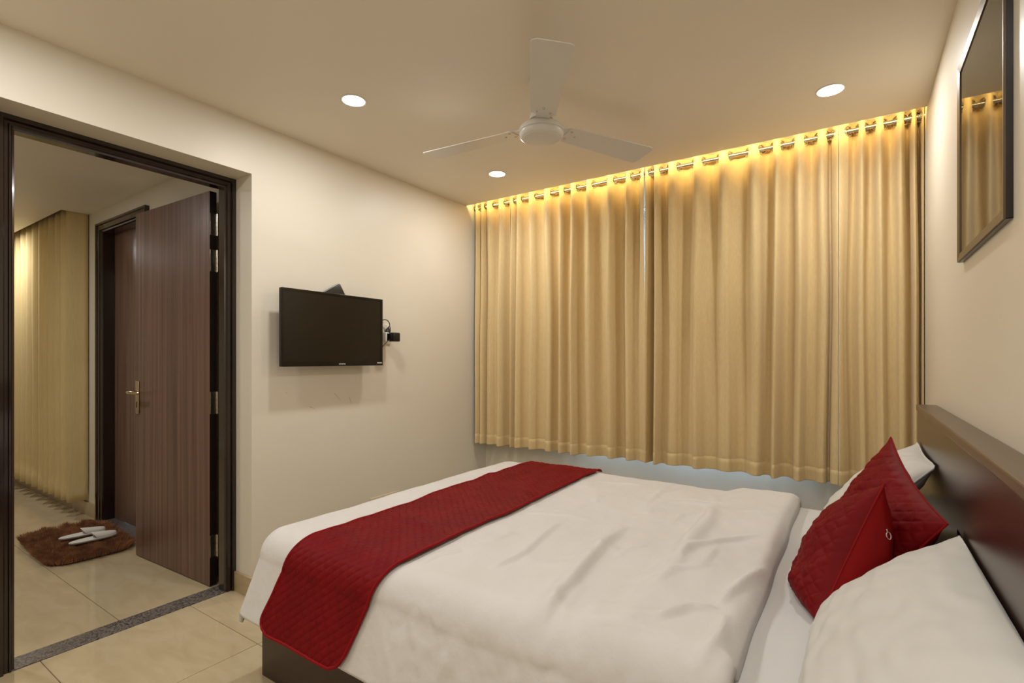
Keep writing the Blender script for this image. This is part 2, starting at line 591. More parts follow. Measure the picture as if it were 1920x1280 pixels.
def lever_handle(M, parent):
    p = MB().box((-0.017, 0.0, -0.10), (0.017, 0.009, 0.10), 0.003).transform(M).obj('handle_plate', NICKEL, None, smooth=True, label='nickel lever handle plate')
    p.parent = parent
    l = MB()
    l.tube([(0, 0.008, 0.032), (0, 0.052, 0.032)], 0.009, 12)
    pts = [(0.006, 0.052, 0.032), (-0.02, 0.056, 0.032), (-0.06, 0.055, 0.032), (-0.105, 0.05, 0.031), (-0.118, 0.044, 0.031)]
    l.tube(pts, [0.0105, 0.0105, 0.010, 0.0095, 0.007], 12)
    o = l.transform(M).obj('lever', NICKEL, None, smooth=True); o.parent = parent
    k = MB().box((-0.005, 0.008, -0.062), (0.005, 0.0105, -0.026), 0.002).transform(M).obj('keyhole', PICI, None); k.parent = parent


for p in (LM @ Matrix.Translation((LW - 0.035, LT, 0.968)),):
    before = set(bpy.data.objects)
    lever_handle(p, leaf)
bpy.context.view_layer.update()
for o in bpy.data.objects:
    if o.parent == leaf and o.name.split('.')[0] in ('handle_plate', 'lever', 'keyhole', 'screw'):
        o.matrix_parent_inverse = leaf.matrix_world.inverted()
    if o.parent == leaf and o.name.split('.')[0] in ('hinge', 'edge_band'):
        o.matrix_parent_inverse = leaf.matrix_world.inverted()

door2 = thing('door_2', 'closed brown hall door in a dark moulded frame behind the open door', 'door', (HD0, HY, 0), kind='structure')
PROF2 = [(0, 0), (0.014, 0), (0.018, 0.008), (0.05, 0.008), (0.054, 0.018), (0.062, 0.022), (0.066, 0.03), (0.066, 0.1), (0.05, 0.1), (0.05, 0.15), (0, 0.15)]
put(frame_sweep(MB(), PROF2, HD0, HD1, HDZ, lambda x, z, d: (x, HY - 0.026 + d, z)).obj('door_frame', FRAMEW), door2)
lf2 = put(MB().box((HD0 + 0.052, HY + 0.076, 0.008), (HD1 - 0.052, HY + 0.112, HDZ - 0.052), 0.001).obj('leaf', LEAF), door2)

# ------------------------------------------------------------------ ceiling lights
downlights = []


def downlight(x, y, z, label, power, group):
    t = thing('downlight', label, 'light', (x, y, z), group)
    ring = MB().lathe([(0.058, 0.0), (0.058, -0.0025), (0.054, -0.0045), (0.0515, -0.004), (0.051, 0.0)], 40)
    ring.obj('trim_ring', WHITEP, t, smooth=True)
    MB().lathe([(0.0, -0.0015), (0.051, -0.0015), (0.051, 0.001), (0.0, 0.001)], 40).obj('diffuser', LAMP, t)
    ld = bpy.data.lights.new('downlight_lamp', 'AREA')
    ld.shape = 'DISK'; ld.size = 0.1; ld.energy = power; ld.color = (1.0, 0.99, 0.965)
    ld.spread = math.radians(180)
    lo = bpy.data.objects.new('downlight_lamp', ld); COL.objects.link(lo)
    lo.parent = t; lo.location = (0, 0, -0.006)
    return t


G1 = 'recessed bedroom downlights'
downlight(-1.925, 1.545, ZC, 'round white recessed ceiling light nearest the door niche, left of the fan', DOWNLIGHT_W, G1)
downlight(-1.92, 2.675, ZC, 'round recessed ceiling light below the fan blades, near the left end of the curtains', DOWNLIGHT_W, G1)
downlight(-0.094, 2.67, ZC, 'round recessed ceiling light right of the fan, beside the picture wall', DOWNLIGHT_W, G1)
downlight(-1.925, 0.415, ZC, 'round recessed ceiling light by the door, behind the view', DOWNLIGHT_W, G1)
downlight(-0.094, 0.415, ZC, 'round recessed ceiling light above the viewer', DOWNLIGHT_W, G1)
downlight(-1.925, -0.715, ZC, 'round unseen ceiling light behind the viewer, left, added for ambient light', DOWNLIGHT_W, G1)  # unseen rear pair, carries the grid on, added to lift the ambient light
downlight(-0.094, -0.715, ZC, 'round unseen ceiling light behind the viewer, right, added for ambient light', DOWNLIGHT_W, G1)
G2 = 'recessed hall downlights'
downlight(-6.05, 0.95, HZ, 'round recessed hall light in front of the hall curtain', HALL_W, G2)
downlight(-4.0, 0.25, HZ, 'round recessed hall light near the bedroom doorway', HALL_W, G2)

led = thing('led_strip', 'warm yellow cove light hidden in the curtain pocket', 'light', (-1.12, YP - 0.03, ZC + 0.03))
put(MB().box((XL + 0.02, YP - 0.012, ZC + 0.0125), (XR - 0.02, YP - 0.008, ZC + 0.0225)).obj('strip', LEDM), led)
ld = bpy.data.lights.new('led_lamp', 'AREA'); ld.shape = 'RECTANGLE'; ld.size = XR - XL - 0.06; ld.size_y = 0.008
ld.energy = LED_W; ld.color = (1.0, 0.76, 0.32)
lo = bpy.data.objects.new('led_lamp', ld); COL.objects.link(lo)
lo.location = (0, 0.024, -0.012)
lo.rotation_euler = (math.radians(75), 0, 0)
lo.parent = led

# ------------------------------------------------------------------ ceiling fan
FC = Vector((-1.12, 1.886, 0))
fan = thing('ceiling_fan', 'white three blade ceiling fan above the bed', 'fan', (FC.x, FC.y, ZC))
BZ = -0.205
MB().lathe([(0.0, 0.0), (0.056, 0.0), (0.058, -0.01), (0.05, -0.04), (0.03, -0.062), (0.018, -0.068), (0.0, -0.068)], 32).obj('canopy', FANW, fan, smooth=True)
MB().tube([(0, 0, -0.06), (0, 0, -0.17)], 0.0125, 14).obj('down_rod', FANW, fan, smooth=True)
MB().lathe([(0.014, -0.115), (0.034, -0.125), (0.05, -0.155), (0.052, -0.172), (0.0, -0.172)], 32).obj('lower_canopy', FANW, fan, smooth=True)
MB().lathe([(0.0, -0.188), (0.055, -0.190), (0.082, -0.197), (0.093, -0.206), (0.096, -0.215), (0.096, -0.224), (0.092, -0.226), (0.092, -0.229), (0.095, -0.231),
            (0.094, -0.238), (0.088, -0.247), (0.082, -0.2505), (0.0, -0.2505)], 48).obj('motor_housing', FANW, fan, smooth=True)
MB().lathe([(0.080, -0.2505), (0.079, -0.2525), (0.06, -0.2555), (0.03, -0.2575), (0.0, -0.2580)], 48).obj('bottom_cap', FANW, fan, smooth=True)
R0, R1 = 0.125, 0.6


def blade_outline():
    w0, w1, r = 0.052, 0.072, 0.03
    pts = [(R0, -w0 + 0.006), (R0 + 0.006, -w0)]
    def corner(cx, cy, a0, a1, rr):
        return [(cx + rr * math.cos(a0 + (a1 - a0) * k / 6), cy + rr * math.sin(a0 + (a1 - a0) * k / 6)) for k in range(7)]
    pts += corner(R1 - r, -w1 + r, -PI / 2, 0, r)
    pts += corner(R1 - 0.016, w1 - 0.016, 0, PI / 2, 0.016)
    pts += [(R0 + 0.006, w0), (R0, w0 - 0.006)]
    return pts


BMESH = None
for k, dg in enumerate((-56, 64, 184)):
    Mz = Matrix.Rotation(math.radians(dg), 4, 'Z')
    Mb = Mz @ Matrix.Translation((0, 0, BZ)) @ Matrix.Rotation(math.radians(-9), 4, 'X')
    if BMESH is None:
        BMESH = MB().prism(blade_outline(), Matrix.Identity(4), 0.003).mesh('blade', FANW)
        br = MB()
        br.prism([(0.07, -0.028), (0.11, -0.03), (0.13, -0.045), (0.155, -0.045), (0.19, -0.012), (0.19, 0.012), (0.155, 0.045), (0.13, 0.045), (0.11, 0.03), (0.07, 0.028)],
                 Matrix.Translation((0, 0, 0.003)), 0.004)
        BRM = br.mesh('blade_bracket', FANW)
        scm = MB()
        for (sx, sy) in ((0.142, -0.028), (0.142, 0.028), (0.176, 0.0)):
            scm.lathe([(0.0, -0.0035), (0.004, -0.003), (0.0055, 0.0)], 10, Matrix.Translation((sx, sy, 0)))
        SCM = scm.mesh('screws', STEEL, True)
    b = bpy.data.objects.new('blade', BMESH); COL.objects.link(b); b.parent = fan; b.matrix_local = Mb
    c = bpy.data.objects.new('blade_bracket', BRM); COL.objects.link(c); c.parent = b
    for (sx, sy) in ((0.142, -0.028), (0.142, 0.028), (0.176, 0.0)):
        if 'ONE' not in globals():
            ONE = MB().lathe([(0.0, -0.0035), (0.004, -0.003), (0.0055, 0.0)], 10).mesh('screw', STEEL, True)
        s = bpy.data.objects.new('screw', ONE); COL.objects.link(s); s.parent = b; s.location = (sx, sy, 0)

# ------------------------------------------------------------------ window curtains
ROD_Y, ROD_Z = 3.22, 2.40
rod = thing('curtain_rod', 'brushed steel curtain rod tucked under the ceiling edge', 'curtain rod', (XL, ROD_Y, ROD_Z))
put(MB().tube([(XL + 0.004, ROD_Y, ROD_Z), (XR - 0.004, ROD_Y, ROD_Z)], 0.0115, 16).obj('pole', STEEL, smooth=True), rod)
for xe, sg in ((XL, 1), (XR, -1)):
    Me = Matrix.Translation((xe, ROD_Y, ROD_Z)) @ Matrix.Rotation(sg * PI / 2, 4, 'Y')
    put(MB().lathe([(0.0, 0.0), (0.024, 0.0), (0.024, 0.004), (0.0165, 0.006), (0.0165, 0.018), (0.012, 0.018)], 24, Me).obj('end_socket', STEEL, smooth=True), rod)

# stretches of the rod left bare in front of the cloth, as (left, right) image columns at rod height
SEGS = [(901, 906), (911, 915), (927, 937), (948, 957), (966, 971), (980, 993), (1005, 1021), (1035, 1050), (1060, 1071), (1083, 1100), (1113, 1139), (1153, 1174), (1185, 1200),
        (1220, 1227), (1239, 1253), (1272, 1300), (1319, 1347), (1369, 1402), (1427, 1449), (1466, 1489), (1510, 1532), (1551, 1560),
        (1591, 1609), (1623, 1641), (1658, 1680), (1696, 1708), (1719, 1727)]


def colx(u):
    return at_y(u, 300, ROD_Y).x


PANELS = [
    (896, 961, 'narrow gathered beige linen curtain against the television wall'),
    (962, 1210, 'beige linen eyelet curtain between the narrow left one and the bright gap'),
    (1213, 1572, 'widest beige linen eyelet curtain, right of the bright gap'),
    (1573, 1731, 'beige linen eyelet curtain gathered beside the picture wall')]
HEM = 0.535


def curtain_panel(u0, u1, label, idx):
    x0, x1 = colx(u0), colx(u1)
    cr = []
    for (a, b) in SEGS:
        if a >= u0 - 1 and b <= u1 + 1:
            cr += [colx(a), colx(b)]
    # piecewise lobes between crossings
    segs = [(x0, cr[0], -1)]
    s = 1
    for i in range(len(cr) - 1):
        segs.append((cr[i], cr[i + 1], s)); s = -s
    segs.append((cr[-1], x1, s))
    path = []      # (x, y offset, lobe index, crossing?)
    Lf = 0.125
    for k, (a, b, sg) in enumerate(segs):
        w = b - a
        end = k == 0 or k == len(segs) - 1
        A = min(0.042, 0.42 * math.sqrt(max(0.0004, Lf * Lf - w * w)))
        if end:
            A = min(A, 0.03)
        n = max(6, int((w + 1.6 * A) / 0.0055))
        for i in range(n):
            t = i / n
            sh = math.sin(PI * t)
            y = sg * A * (sh ** 0.75 if sh > 0 else 0)
            if end and k == 0:
                y = sg * A * math.sin(PI * (0.5 + t / 2)) if True else y
            if end and k > 0:
                y = sg * A * math.sin(PI * t / 2)
            x = a + w * t - 0.0 * sg
            path.append((x, y, k))
    path.append((segs[-1][1], segs[-1][2] * 0.03, len(segs) - 1))
    nc = len(path)
    rnd = random.Random(idx * 31 + 5)
    lob = [(rnd.uniform(-0.011, 0.011), rnd.uniform(0.35, 1.5), rnd.uniform(-0.008, 0.008)) for _ in segs]
    zt = ROD_Z + 0.05
    zs = [zt - 0.0085 * i for i in range(13)]
    zz = zs[-1]
    while zz > HEM + 0.09 + 0.04:
        zz -= 0.045; zs.append(zz)
    zs += [HEM + 0.078, HEM + 0.074, HEM + 0.072, HEM + 0.05, HEM + 0.025, HEM + 0.004, HEM]
    # smoothed lobe parameters along the path
    def sm(j, k):
        lo_, hi_ = max(0, j - 7), min(nc - 1, j + 7)
        return sum(lob[path[q][2]][k] for q in range(lo_, hi_ + 1)) / (hi_ - lo_ + 1)
    P = [(sm(j, 0), sm(j, 1), sm(j, 2)) for j in range(nc)]
    vs = []; fs = []
    for r, z in enumerate(zs):
        d = (zt - z) / (zt - HEM)
        g = min(1.0, max(0.0, (d - 0.06) / 0.5)); g = g * g * (3 - 2 * g)
        for j, (x, y, k) in enumerate(path):
            e = min(1.0, min(j, nc - 1 - j) / 12.0)
            sway = mn.noise(Vector((x * 3.1, idx * 9.0, z * 0.9))) * 0.012 * g * e
            yy = y * (1 - g + g * P[j][1]) + mn.noise(Vector((x * 9.0, 4.0 + idx, z * 1.3))) * 0.006 * g
            xx = x + P[j][0] * g * e + sway
            if idx == 1: xx += 0.009 * g * g * max(0.0, 1 - (nc - 1 - j) / 40.0)
            if idx == 2: xx -= 0.002 * g * max(0.0, 1 - j / 40.0)
            puff = 0.0022 if z < HEM + 0.073 else 0.0
            if HEM + 0.0735 < z < HEM + 0.0745: puff = -0.001
            yy -= puff
            # pinch of the heading between the eyelets
            if d < 0.06:
                yy += mn.noise(Vector((x * 25, 0, z * 12))) * 0.004
            vs.append((xx, ROD_Y + yy, z))
    cross = [(x, path_i) for path_i, x in enumerate(cr)]
    for r in range(len(zs) - 1):
        for j in range(nc - 1):
            a = r * nc + j
            q = (a, a + 1, a + nc + 1, a + nc)
            if r < 13:
                c = sum((Vector(vs[i]) for i in q), Vector()) / 4
                if math.hypot(c.y - ROD_Y, c.z - ROD_Z) < 0.0195 and any(abs(c.x - xc) < 0.03 for xc in cr):
                    continue
            fs.append(q)
    root = thing('curtain', label, 'curtain', ((x0 + x1) / 2, ROD_Y, HEM), 'beige bedroom window curtains')
    me = MB(); me.v = vs; me.f = fs
    cl = me.obj('cloth', CURT, smooth=True, angle=180)
    # face the room, so that the added bounce lining lies on the window side
    if sum(p.normal.y * p.area for p in cl.data.polygons) > 0:
        cl.data.flip_normals()
    cl.data.materials.append(BOUNCE_LINING)
    sol = cl.modifiers.new('thickness', 'SOLIDIFY'); sol.thickness = 0.0014; sol.offset = -1
    sol.material_offset = 1
    put(cl, root)
    global RING
    if 'RING' not in globals():
        RING = MB()
        RING.tube([(0, 0.0245 * math.cos(2 * PI * k / 28), 0.0245 * math.sin(2 * PI * k / 28)) for k in range(28)], 0.005, 8, closed=True)
        RING = RING.mesh('eyelet', CHROME, True)
    for ci, xc in enumerate(cr):
        # local direction of the cloth where it crosses the rod
        j = min(range(nc), key=lambda q: abs(path[q][0] - xc) + abs(path[q][1]) * 0.3)
        a, b = path[max(0, j - 1)], path[min(nc - 1, j + 1)]
        yaw = math.atan2(b[1] - a[1], b[0] - a[0])
        yaw = max(-0.95, min(0.95, yaw))
        o = bpy.data.objects.new('eyelet', RING); COL.objects.link(o)
        o.matrix_world = Matrix.Translation((xc, ROD_Y, ROD_Z)) @ Matrix.Rotation(yaw - PI / 2, 4, 'Z')
        mw = o.matrix_world.copy()
        o.parent = root
        o.matrix_parent_inverse = Matrix.Translation(-Vector(root.location))
        o.matrix_basis = mw
    return root


for i, (u0, u1, lb) in enumerate(PANELS):
    curtain_panel(u0, u1, lb, i)

# ------------------------------------------------------------------ hall curtain
hc = thing('hall_curtain', 'beige floor length pleated curtain in the hall beyond the doorway', 'curtain', (-5.9, 1.36, 0.1))
hpath = []
x = -4.90
hpath += [(-4.893, 1.428), (-4.895, 1.40), (-4.90, 1.36), (-4.902, 1.325), (-4.91, 1.302)]
x = -4.91; per = 0.15; k = 0
rh = random.Random(3)
while x > -7.1:
    p = per * rh.uniform(0.8, 1.2)
    A = rh.uniform(0.046, 0.062)
    for t in (0.04, 0.1, 0.2, 0.34, 0.5, 0.62, 0.72, 0.80, 0.86, 0.91, 0.96, 1.0):
        # slow rise backwards, quick return: a knife-like pleat
        if t < 0.72:
            yy = 1.305 + A * 1.6 * (t / 0.72) ** 1.3
            xx = x - p * t
        else:
            q = (t - 0.72) / 0.28
            yy = 1.305 + A * 1.6 * (1 - q) ** 1.1
            xx = x - p * 0.72 - p * 0.28 * q + 0.012 * math.sin(PI * q)
        hpath.append((xx, yy))
    x -= p
zs = [2.40, 2.3, 2.2, 2.0, 1.8, 1.6, 1.4, 1.2, 1.0, 0.8, 0.6, 0.45, 0.3, 0.232, 0.228, 0.18, 0.12]
vs = []; fs = []
for r, z in enumerate(zs):
    g = (2.40 - z) / 2.28
    for (px, py) in hpath:
        off = mn.noise(Vector((px * 7, z * 1.1, 2.0))) * 0.016 * g
        f = min(1.0, max(0.0, (1.42 - py) / 0.1))
        vs.append((px + off * f, py + mn.noise(Vector((px * 5, z * 1.3, 7.0))) * 0.012 * g * f - (0.002 if z < 0.23 else 0), z))
nc = len(hpath)
for r in range(len(zs) - 1):
    for j in range(nc - 1):
        a = r * nc + j
        fs.append((a, a + 1, a + nc + 1, a + nc))
mm = MB(); mm.v = vs; mm.f = fs
cl = mm.obj('cloth', HCURT, smooth=True, angle=60)
cl.modifiers.new('thickness', 'SOLIDIFY').thickness = 0.0012
put(cl, hc)
put(MB().tube([(-7.15, 1.36, 2.42), (-4.90, 1.36, 2.42)], 0.011, 10).obj('track', ALU, smooth=True), hc)

# ------------------------------------------------------------------ television
TX = -2.43
tv = thing('television', 'flat black television on an arm from the cream wall', 'television', (XL, 1.83, 1.36))
TY0, TY1, TZ0, TZ1 = 1.497, 2.168, 1.161, 1.568
mtv = MB().box((TX - 0.022, TY0, TZ0), (TX, TY1, TZ1), 0.004)
mtv.box((TX - 0.05, TY0 + 0.09, TZ0 + 0.05), (TX - 0.02, TY1 - 0.09, TZ1 - 0.1), 0.008)
put(mtv.obj('housing', BLACKP, smooth=True), tv)
bz = MB()
f, bw = 0.0035, 0.014
bz.box((TX, TY0, TZ1 - bw), (TX + f, TY1, TZ1), 0.001)
bz.box((TX, TY0, TZ0), (TX + f, TY1, TZ0 + 0.026), 0.001)
bz.box((TX, TY0, TZ0 + 0.026), (TX + f, TY0 + bw, TZ1 - bw), 0.001)
bz.box((TX, TY1 - bw, TZ0 + 0.026), (TX + f, TY1, TZ1 - bw), 0.001)
put(bz.obj('bezel', BEZEL), tv)
put(MB().box((TX, TY0 + bw, TZ0 + 0.026), (TX + 0.001, TY1 - bw, TZ1 - bw)).obj('screen', SCREEN), tv)
tc = bpy.data.curves.new('logo', 'FONT'); tc.body = 'croma'; tc.size = 0.017; tc.extrude = 0.0003; tc.align_x = 'CENTER'; tc.align_y = 'CENTER'
tc.materials.append(LOGO)
to_ = bpy.data.objects.new('logo_curve', tc); COL.objects.link(to_)
bpy.context.view_layer.update()
lme = bpy.data.meshes.new_from_object(to_)
bpy.data.objects.remove(to_)
to = bpy.data.objects.new('logo', lme); COL.objects.link(to)
to.matrix_world = Matrix.Translation((TX + f + 0.0004, at_x(641, 683, TX).y, TZ0 + 0.013)) @ Matrix(((0, 0, 1, 0), (1, 0, 0, 0), (0, 1, 0, 0), (0, 0, 0, 1)))
mw = to.matrix_world.copy(); to.parent = tv; to.matrix_parent_inverse = Matrix.Translation(-Vector(tv.location)); to.matrix_basis = mw
put(MB().box((TX + f, TY1 - 0.045, TZ0 + 0.013), (TX + f + 0.0004, TY1 - 0.008, TZ0 + 0.019)).obj('sticker', LOGO), tv)
wm = MB()
wm.box((XL, 1.76, 1.24), (XL + 0.006, 1.90, 1.42), 0.001)
wm.box((XL + 0.006, 1.80, 1.34), (TX - 0.05, 1.86, 1.38), 0.002)
wm.box((TX - 0.054, 1.72, 1.28), (TX - 0.05, 1.94, 1.42), 0.001)
put(wm.obj('wall_bracket', BLACKP), tv)

# set-top box, wedged on one corner behind the television
sb = thing('set_top_box', 'small black set-top box tilted on its corner behind the television top', 'set-top box', (-2.49, 1.86, 1.5))
top = Vector((-2.484, 1.897, 1.640))
rot = math.radians(31)
Ms = Matrix.Translation(top) @ Matrix.Rotation(rot, 4, 'X')
put(MB().box((-0.030, -0.20, -0.13), (0.0, 0.0, -0.002), 0.004).transform(Ms).obj('case', BLACKP, smooth=True), sb)
put(MB().box((-0.029, -0.198, -0.002), (-0.004, -0.003, 0.0), 0.0008).transform(Ms).obj('front_panel', GREYP), sb)
put(MB().box((-0.012, -0.05, 0.0), (-0.007, -0.008, 0.0006)).transform(Ms).obj('badge', LOGO), sb)

# socket, adapter and plug beside the television
so = thing('wall_socket', 'white socket plate on the wall at the right edge of the television', 'socket', (XL, 2.26, 1.36))
put(MB().box((XL, 2.175, 1.300), (XL + 0.010, 2.322, 1.425), 0.003).obj('plate', WHITEP, smooth=True), so)
put(MB().box((XL + 0.010, 2.19, 1.375), (XL + 0.014, 2.23, 1.415), 0.0015).obj('switch', WHITEP), so)
ad = thing('plug_adapter', 'white multi-plug adapter in the socket beside the television', 'adapter', (XL + 0.014, 2.265, 1.345))
put(MB().box((XL + 0.010, 2.240, 1.310), (XL + 0.05, 2.292, 1.372), 0.006).obj('body', WHITEP, smooth=True), ad)
put(MB().box((XL + 0.05, 2.248, 1.318), (XL + 0.0515, 2.284, 1.364), 0.0005).obj('face', BLACKP), ad)
pb = thing('power_brick', 'black power adapter plugged in right of the television', 'power adapter', (XL + 0.06, 2.29, 1.33))
put(MB().box((XL + 0.0515, 2.262, 1.312), (XL + 0.094, 2.322, 1.370), 0.007).obj('case', BLACKP, smooth=True), pb)
pts = [(XL + 0.06, 2.262, 1.33), (XL + 0.05, 2.235, 1.30), (XL + 0.045, 2.20, 1.265), (XL + 0.04, 2.175, 1.25), (XL + 0.035, 2.15, 1.27), (XL + 0.03, 2.10, 1.31)]
put(MB().tube(pts, 0.0022, 8).obj('cable', BLACKP, smooth=True), pb)
pl = thing('power_plug', 'black television plug with a looping cable above the power adapter', 'plug', (XL + 0.04, 2.27, 1.38))
put(MB().tube([(XL + 0.035, 2.265, 1.37), (XL + 0.035, 2.272, 1.385), (XL + 0.035, 2.281, 1.402), (XL + 0.035, 2.284, 1.41)], [0.017, 0.017, 0.010, 0.006], 12).obj('body', BLACKP, smooth=True), pl)
pts = []
for k in range(15):
    a = -0.3 + k / 14 * 2.6
    pts.append((XL + 0.035, 2.245 + 0.040 * math.cos(a), 1.418 + 0.034 * math.sin(a)))
pts += [(XL + 0.03, 2.17, 1.41), (XL + 0.03, 2.12, 1.38)]
put(MB().tube(pts, 0.003, 8).obj('cable', BLACKP, smooth=True), pl)

# small scuffs on the paint below the television
SCUFF = mat('scuff', (120, 98, 78), 0.8)
for (a, b) in (((627, 737), (640, 752)), ((655, 744), (659, 757)), ((580, 762), (591, 766)), ((536, 736), (539, 737))):
    p0, p1 = at_x(*a, XL), at_x(*b, XL)
    d = (p1 - p0).normalized(); nn_ = Vector((0, -d.z, d.y)) * 0.0008; xo = Vector((0.0004, 0, 0))
    o = MB().add([p0 - nn_, p0 + nn_, p1 + nn_ * 0.3, p1 - nn_ * 0.3] + [q + xo for q in (p0 - nn_, p0 + nn_, p1 + nn_ * 0.3, p1 - nn_ * 0.3)],
                 [(0, 1, 2, 3), (4, 5, 6, 7), (0, 1, 5, 4), (1, 2, 6, 5), (2, 3, 7, 6), (3, 0, 4, 7)]).obj('scuff_mark', SCUFF, wall_left)

# low socket plate behind the foot of the bed
lp = thing('switch_plate', 'beige socket plate low on the television wall above the bed foot', 'socket', (XL, 2.27, 0.25))
put(MB().box((XL, 2.150, 0.212), (XL + 0.012, 2.400, 0.326), 0.003).obj('plate', mat('cream_plastic', (206, 190, 160), 0.4), smooth=True), lp)
put(MB().box((XL + 0.012, 2.165, 0.227), (XL + 0.014, 2.385, 0.312), 0.0008).obj('cover', mat('cream_plastic_b', (196, 178, 146), 0.4)), lp)

# ------------------------------------------------------------------ picture
PY0, PY1, PZ0, PZ1 = 1.508, 2.115, 1.504, 2.112
pic = thing('picture', 'framed abstract brown print under glass on the right wall', 'picture', (XR, (PY0 + PY1) / 2, PZ0))
fw, fd = 0.024, 0.016
pf = MB()
x1 = XR; x0 = XR - fd


def pic_bar(lst):
    put(MB().add(lst, [(0, 1, 2, 3), (4, 7, 6, 5), (0, 4, 5, 1), (1, 5, 6, 2), (2, 6, 7, 3), (3, 7, 4, 0)]).obj('frame_bar', PICF), pic)


o_ = [(PY0, PZ0), (PY1, PZ0), (PY1, PZ1), (PY0, PZ1)]
i_ = [(PY0 + fw, PZ0 + fw), (PY1 - fw, PZ0 + fw), (PY1 - fw, PZ1 - fw), (PY0 + fw, PZ1 - fw)]
for k in range(4):
    j = (k + 1) % 4
    pic_bar([(x0, *o_[k]), (x0, *o_[j]), (x0 + 0.003, *i_[j]), (x0 + 0.003, *i_[k]), (x1, *o_[k]), (x1, *o_[j]), (x1, *i_[j]), (x1, *i_[k])])
# dark outer edge strips of the frame
for k in range(4):
    j = (k + 1) % 4
    a, b = o_[k], o_[j]
    nx = 0.0015
    lo3 = (x0 + 0.004, min(a[0], b[0]) - nx, min(a[1], b[1]) - nx); hi3 = (x1, max(a[0], b[0]) + nx, max(a[1], b[1]) + nx)
    if k == 0: hi3 = (x1, hi3[1], a[1])
    if k == 2: lo3 = (lo3[0], lo3[1], a[1])
    if k == 1: lo3 = (lo3[0], a[0], lo3[2])
    if k == 3: hi3 = (x1, a[0], hi3[2])
    put(MB().box(lo3, hi3).obj('frame_edge', PICI), pic)
put(MB().box((x1 - 0.007, PY0 + fw, PZ0 + fw), (x1 - 0.004, PY1 - fw, PZ1 - fw)).obj('print', ART), pic)
put(MB().box((x0 + 0.0055, PY0 + fw, PZ0 + fw), (x0 + 0.0075, PY1 - fw, PZ1 - fw)).obj('glass_pane', PGLASS), pic)

# ------------------------------------------------------------------ bed
BX0, BX1, BY0, BY1 = -1.872, 0.214, 1.075, 2.715
bed = thing('bed', 'dark brown double bed with a plain panel headboard', 'bed', ((BX0 + BX1) / 2, (BY0 + BY1) / 2, 0))
put(MB().box((BX0, BY0, 0.0), (BX1, BY1, 0.27), 0.003).obj('base', BEDW), bed)
put(MB().box((BX1, 0.95, 0.0), (XR - 0.0125, 2.73, 0.985), 0.002).obj('headboard', BEDW), bed)
put(MB().box((BX1 - 0.004, 0.945, 0.985), (XR - 0.001, 2.735, 1.010), 0.004).obj('headboard_cap', mat('bed_cap_laminate', (92, 74, 58), 0.3)), bed)
SHZ = 0.522
mt = thing('mattress', 'thick mattress in a fitted white sheet on the brown bed', 'mattress', ((BX0 + BX1) / 2, (BY0 + BY1) / 2, 0.27))


def sheet_fn(s, t):
    x = BX0 + 0.02 + (BX1 - 0.004 - BX0 - 0.02) * s
    y = BY0 + 0.02 + (BY1 - BY0 - 0.04) * t
    z = SHZ + 0.004 * mn.noise(Vector((x * 4, y * 2.2, 0))) + 0.0025 * mn.noise(Vector((x * 11, y * 4, 3)))
    e = min(min(s, 1 - s) * (BX1 - BX0), min(t, 1 - t) * (BY1 - BY0))
    if e < 0.03:
        z -= 0.03 * (1 - math.sqrt(max(0, 1 - (1 - e / 0.03) ** 2)))
    return (x, y, z)


ms = MB().grid(sheet_fn, 90, 70)
nv = 71; nu = 91
ring = [i * nv for i in range(nu)] + [(nu - 1) * nv + j for j in range(1, nv)] + [i * nv + nv - 1 for i in range(nu - 2, -1, -1)] + [j for j in range(nv - 2, 0, -1)]
base = len(ms.v)
ms.v += [(ms.v[i][0], ms.v[i][1], 0.272) for i in ring]
for k in range(len(ring)):
    k2 = (k + 1) % len(ring)
    ms.f.append((ring[k], ring[k2], base + k2, base + k))
ms.f.append(tuple(base + k for k in range(len(ring))))
put(ms.obj('fitted_sheet', SHEET, smooth=True, angle=60), mt)

# duvet -------------------------------------------------------------
DX0, DY0, DY1 = -1.905, 1.045, 2.735      # outer faces of the hanging sides
DTOP = 0.560
DR = 0.10
HEAD = -0.208


def drape(u, v, off=0.0, top=DTOP):
    """cloth coordinates (as if the top plane went on) to a surface that falls over foot, near and far sides"""
    cx, cy0, cy1 = DX0 + DR, DY0 + DR, DY1 - DR
    du = max(0.0, cx - u); dv = 0.0; sg = -1
    if v < cy0: dv = cy0 - v; sg = -1
    elif v > cy1: dv = v - cy1; sg = 1
    if du == 0 and dv == 0:
        return Vector((u, v, top + off)), 0.0
    P = 5.0
    d = (du ** P + dv ** P) ** (1 / P)
    h = math.hypot(du, dv)
    nx, ny = du / h, dv / h
    diag = (2 * nx * ny) ** 2
    q = DR * PI / 2
    if d < q:
        th = d / DR
        out = (DR + off) * math.sin(th); z = top - DR + (DR + off) * math.cos(th)
    else:
        fl = 0.06 * nx * nx + 0.30 * ny * ny * (1 if sg < 0 else 0.1) + 0.12 * diag
        out = DR + off + fl * (d - q); z = top - DR - (d - q) * math.sqrt(1 - min(0.9, fl * fl))
    bx = max(u, cx); by = min(max(v, cy0), cy1)
    return Vector((bx - nx * out, by + sg * ny * out, z)), d


RIDGES = []


def ridge(pts, w, h, one=0):
    RIDGES.append(([at_z(p[0], p[1], DTOP) for p in pts], w, h, one))


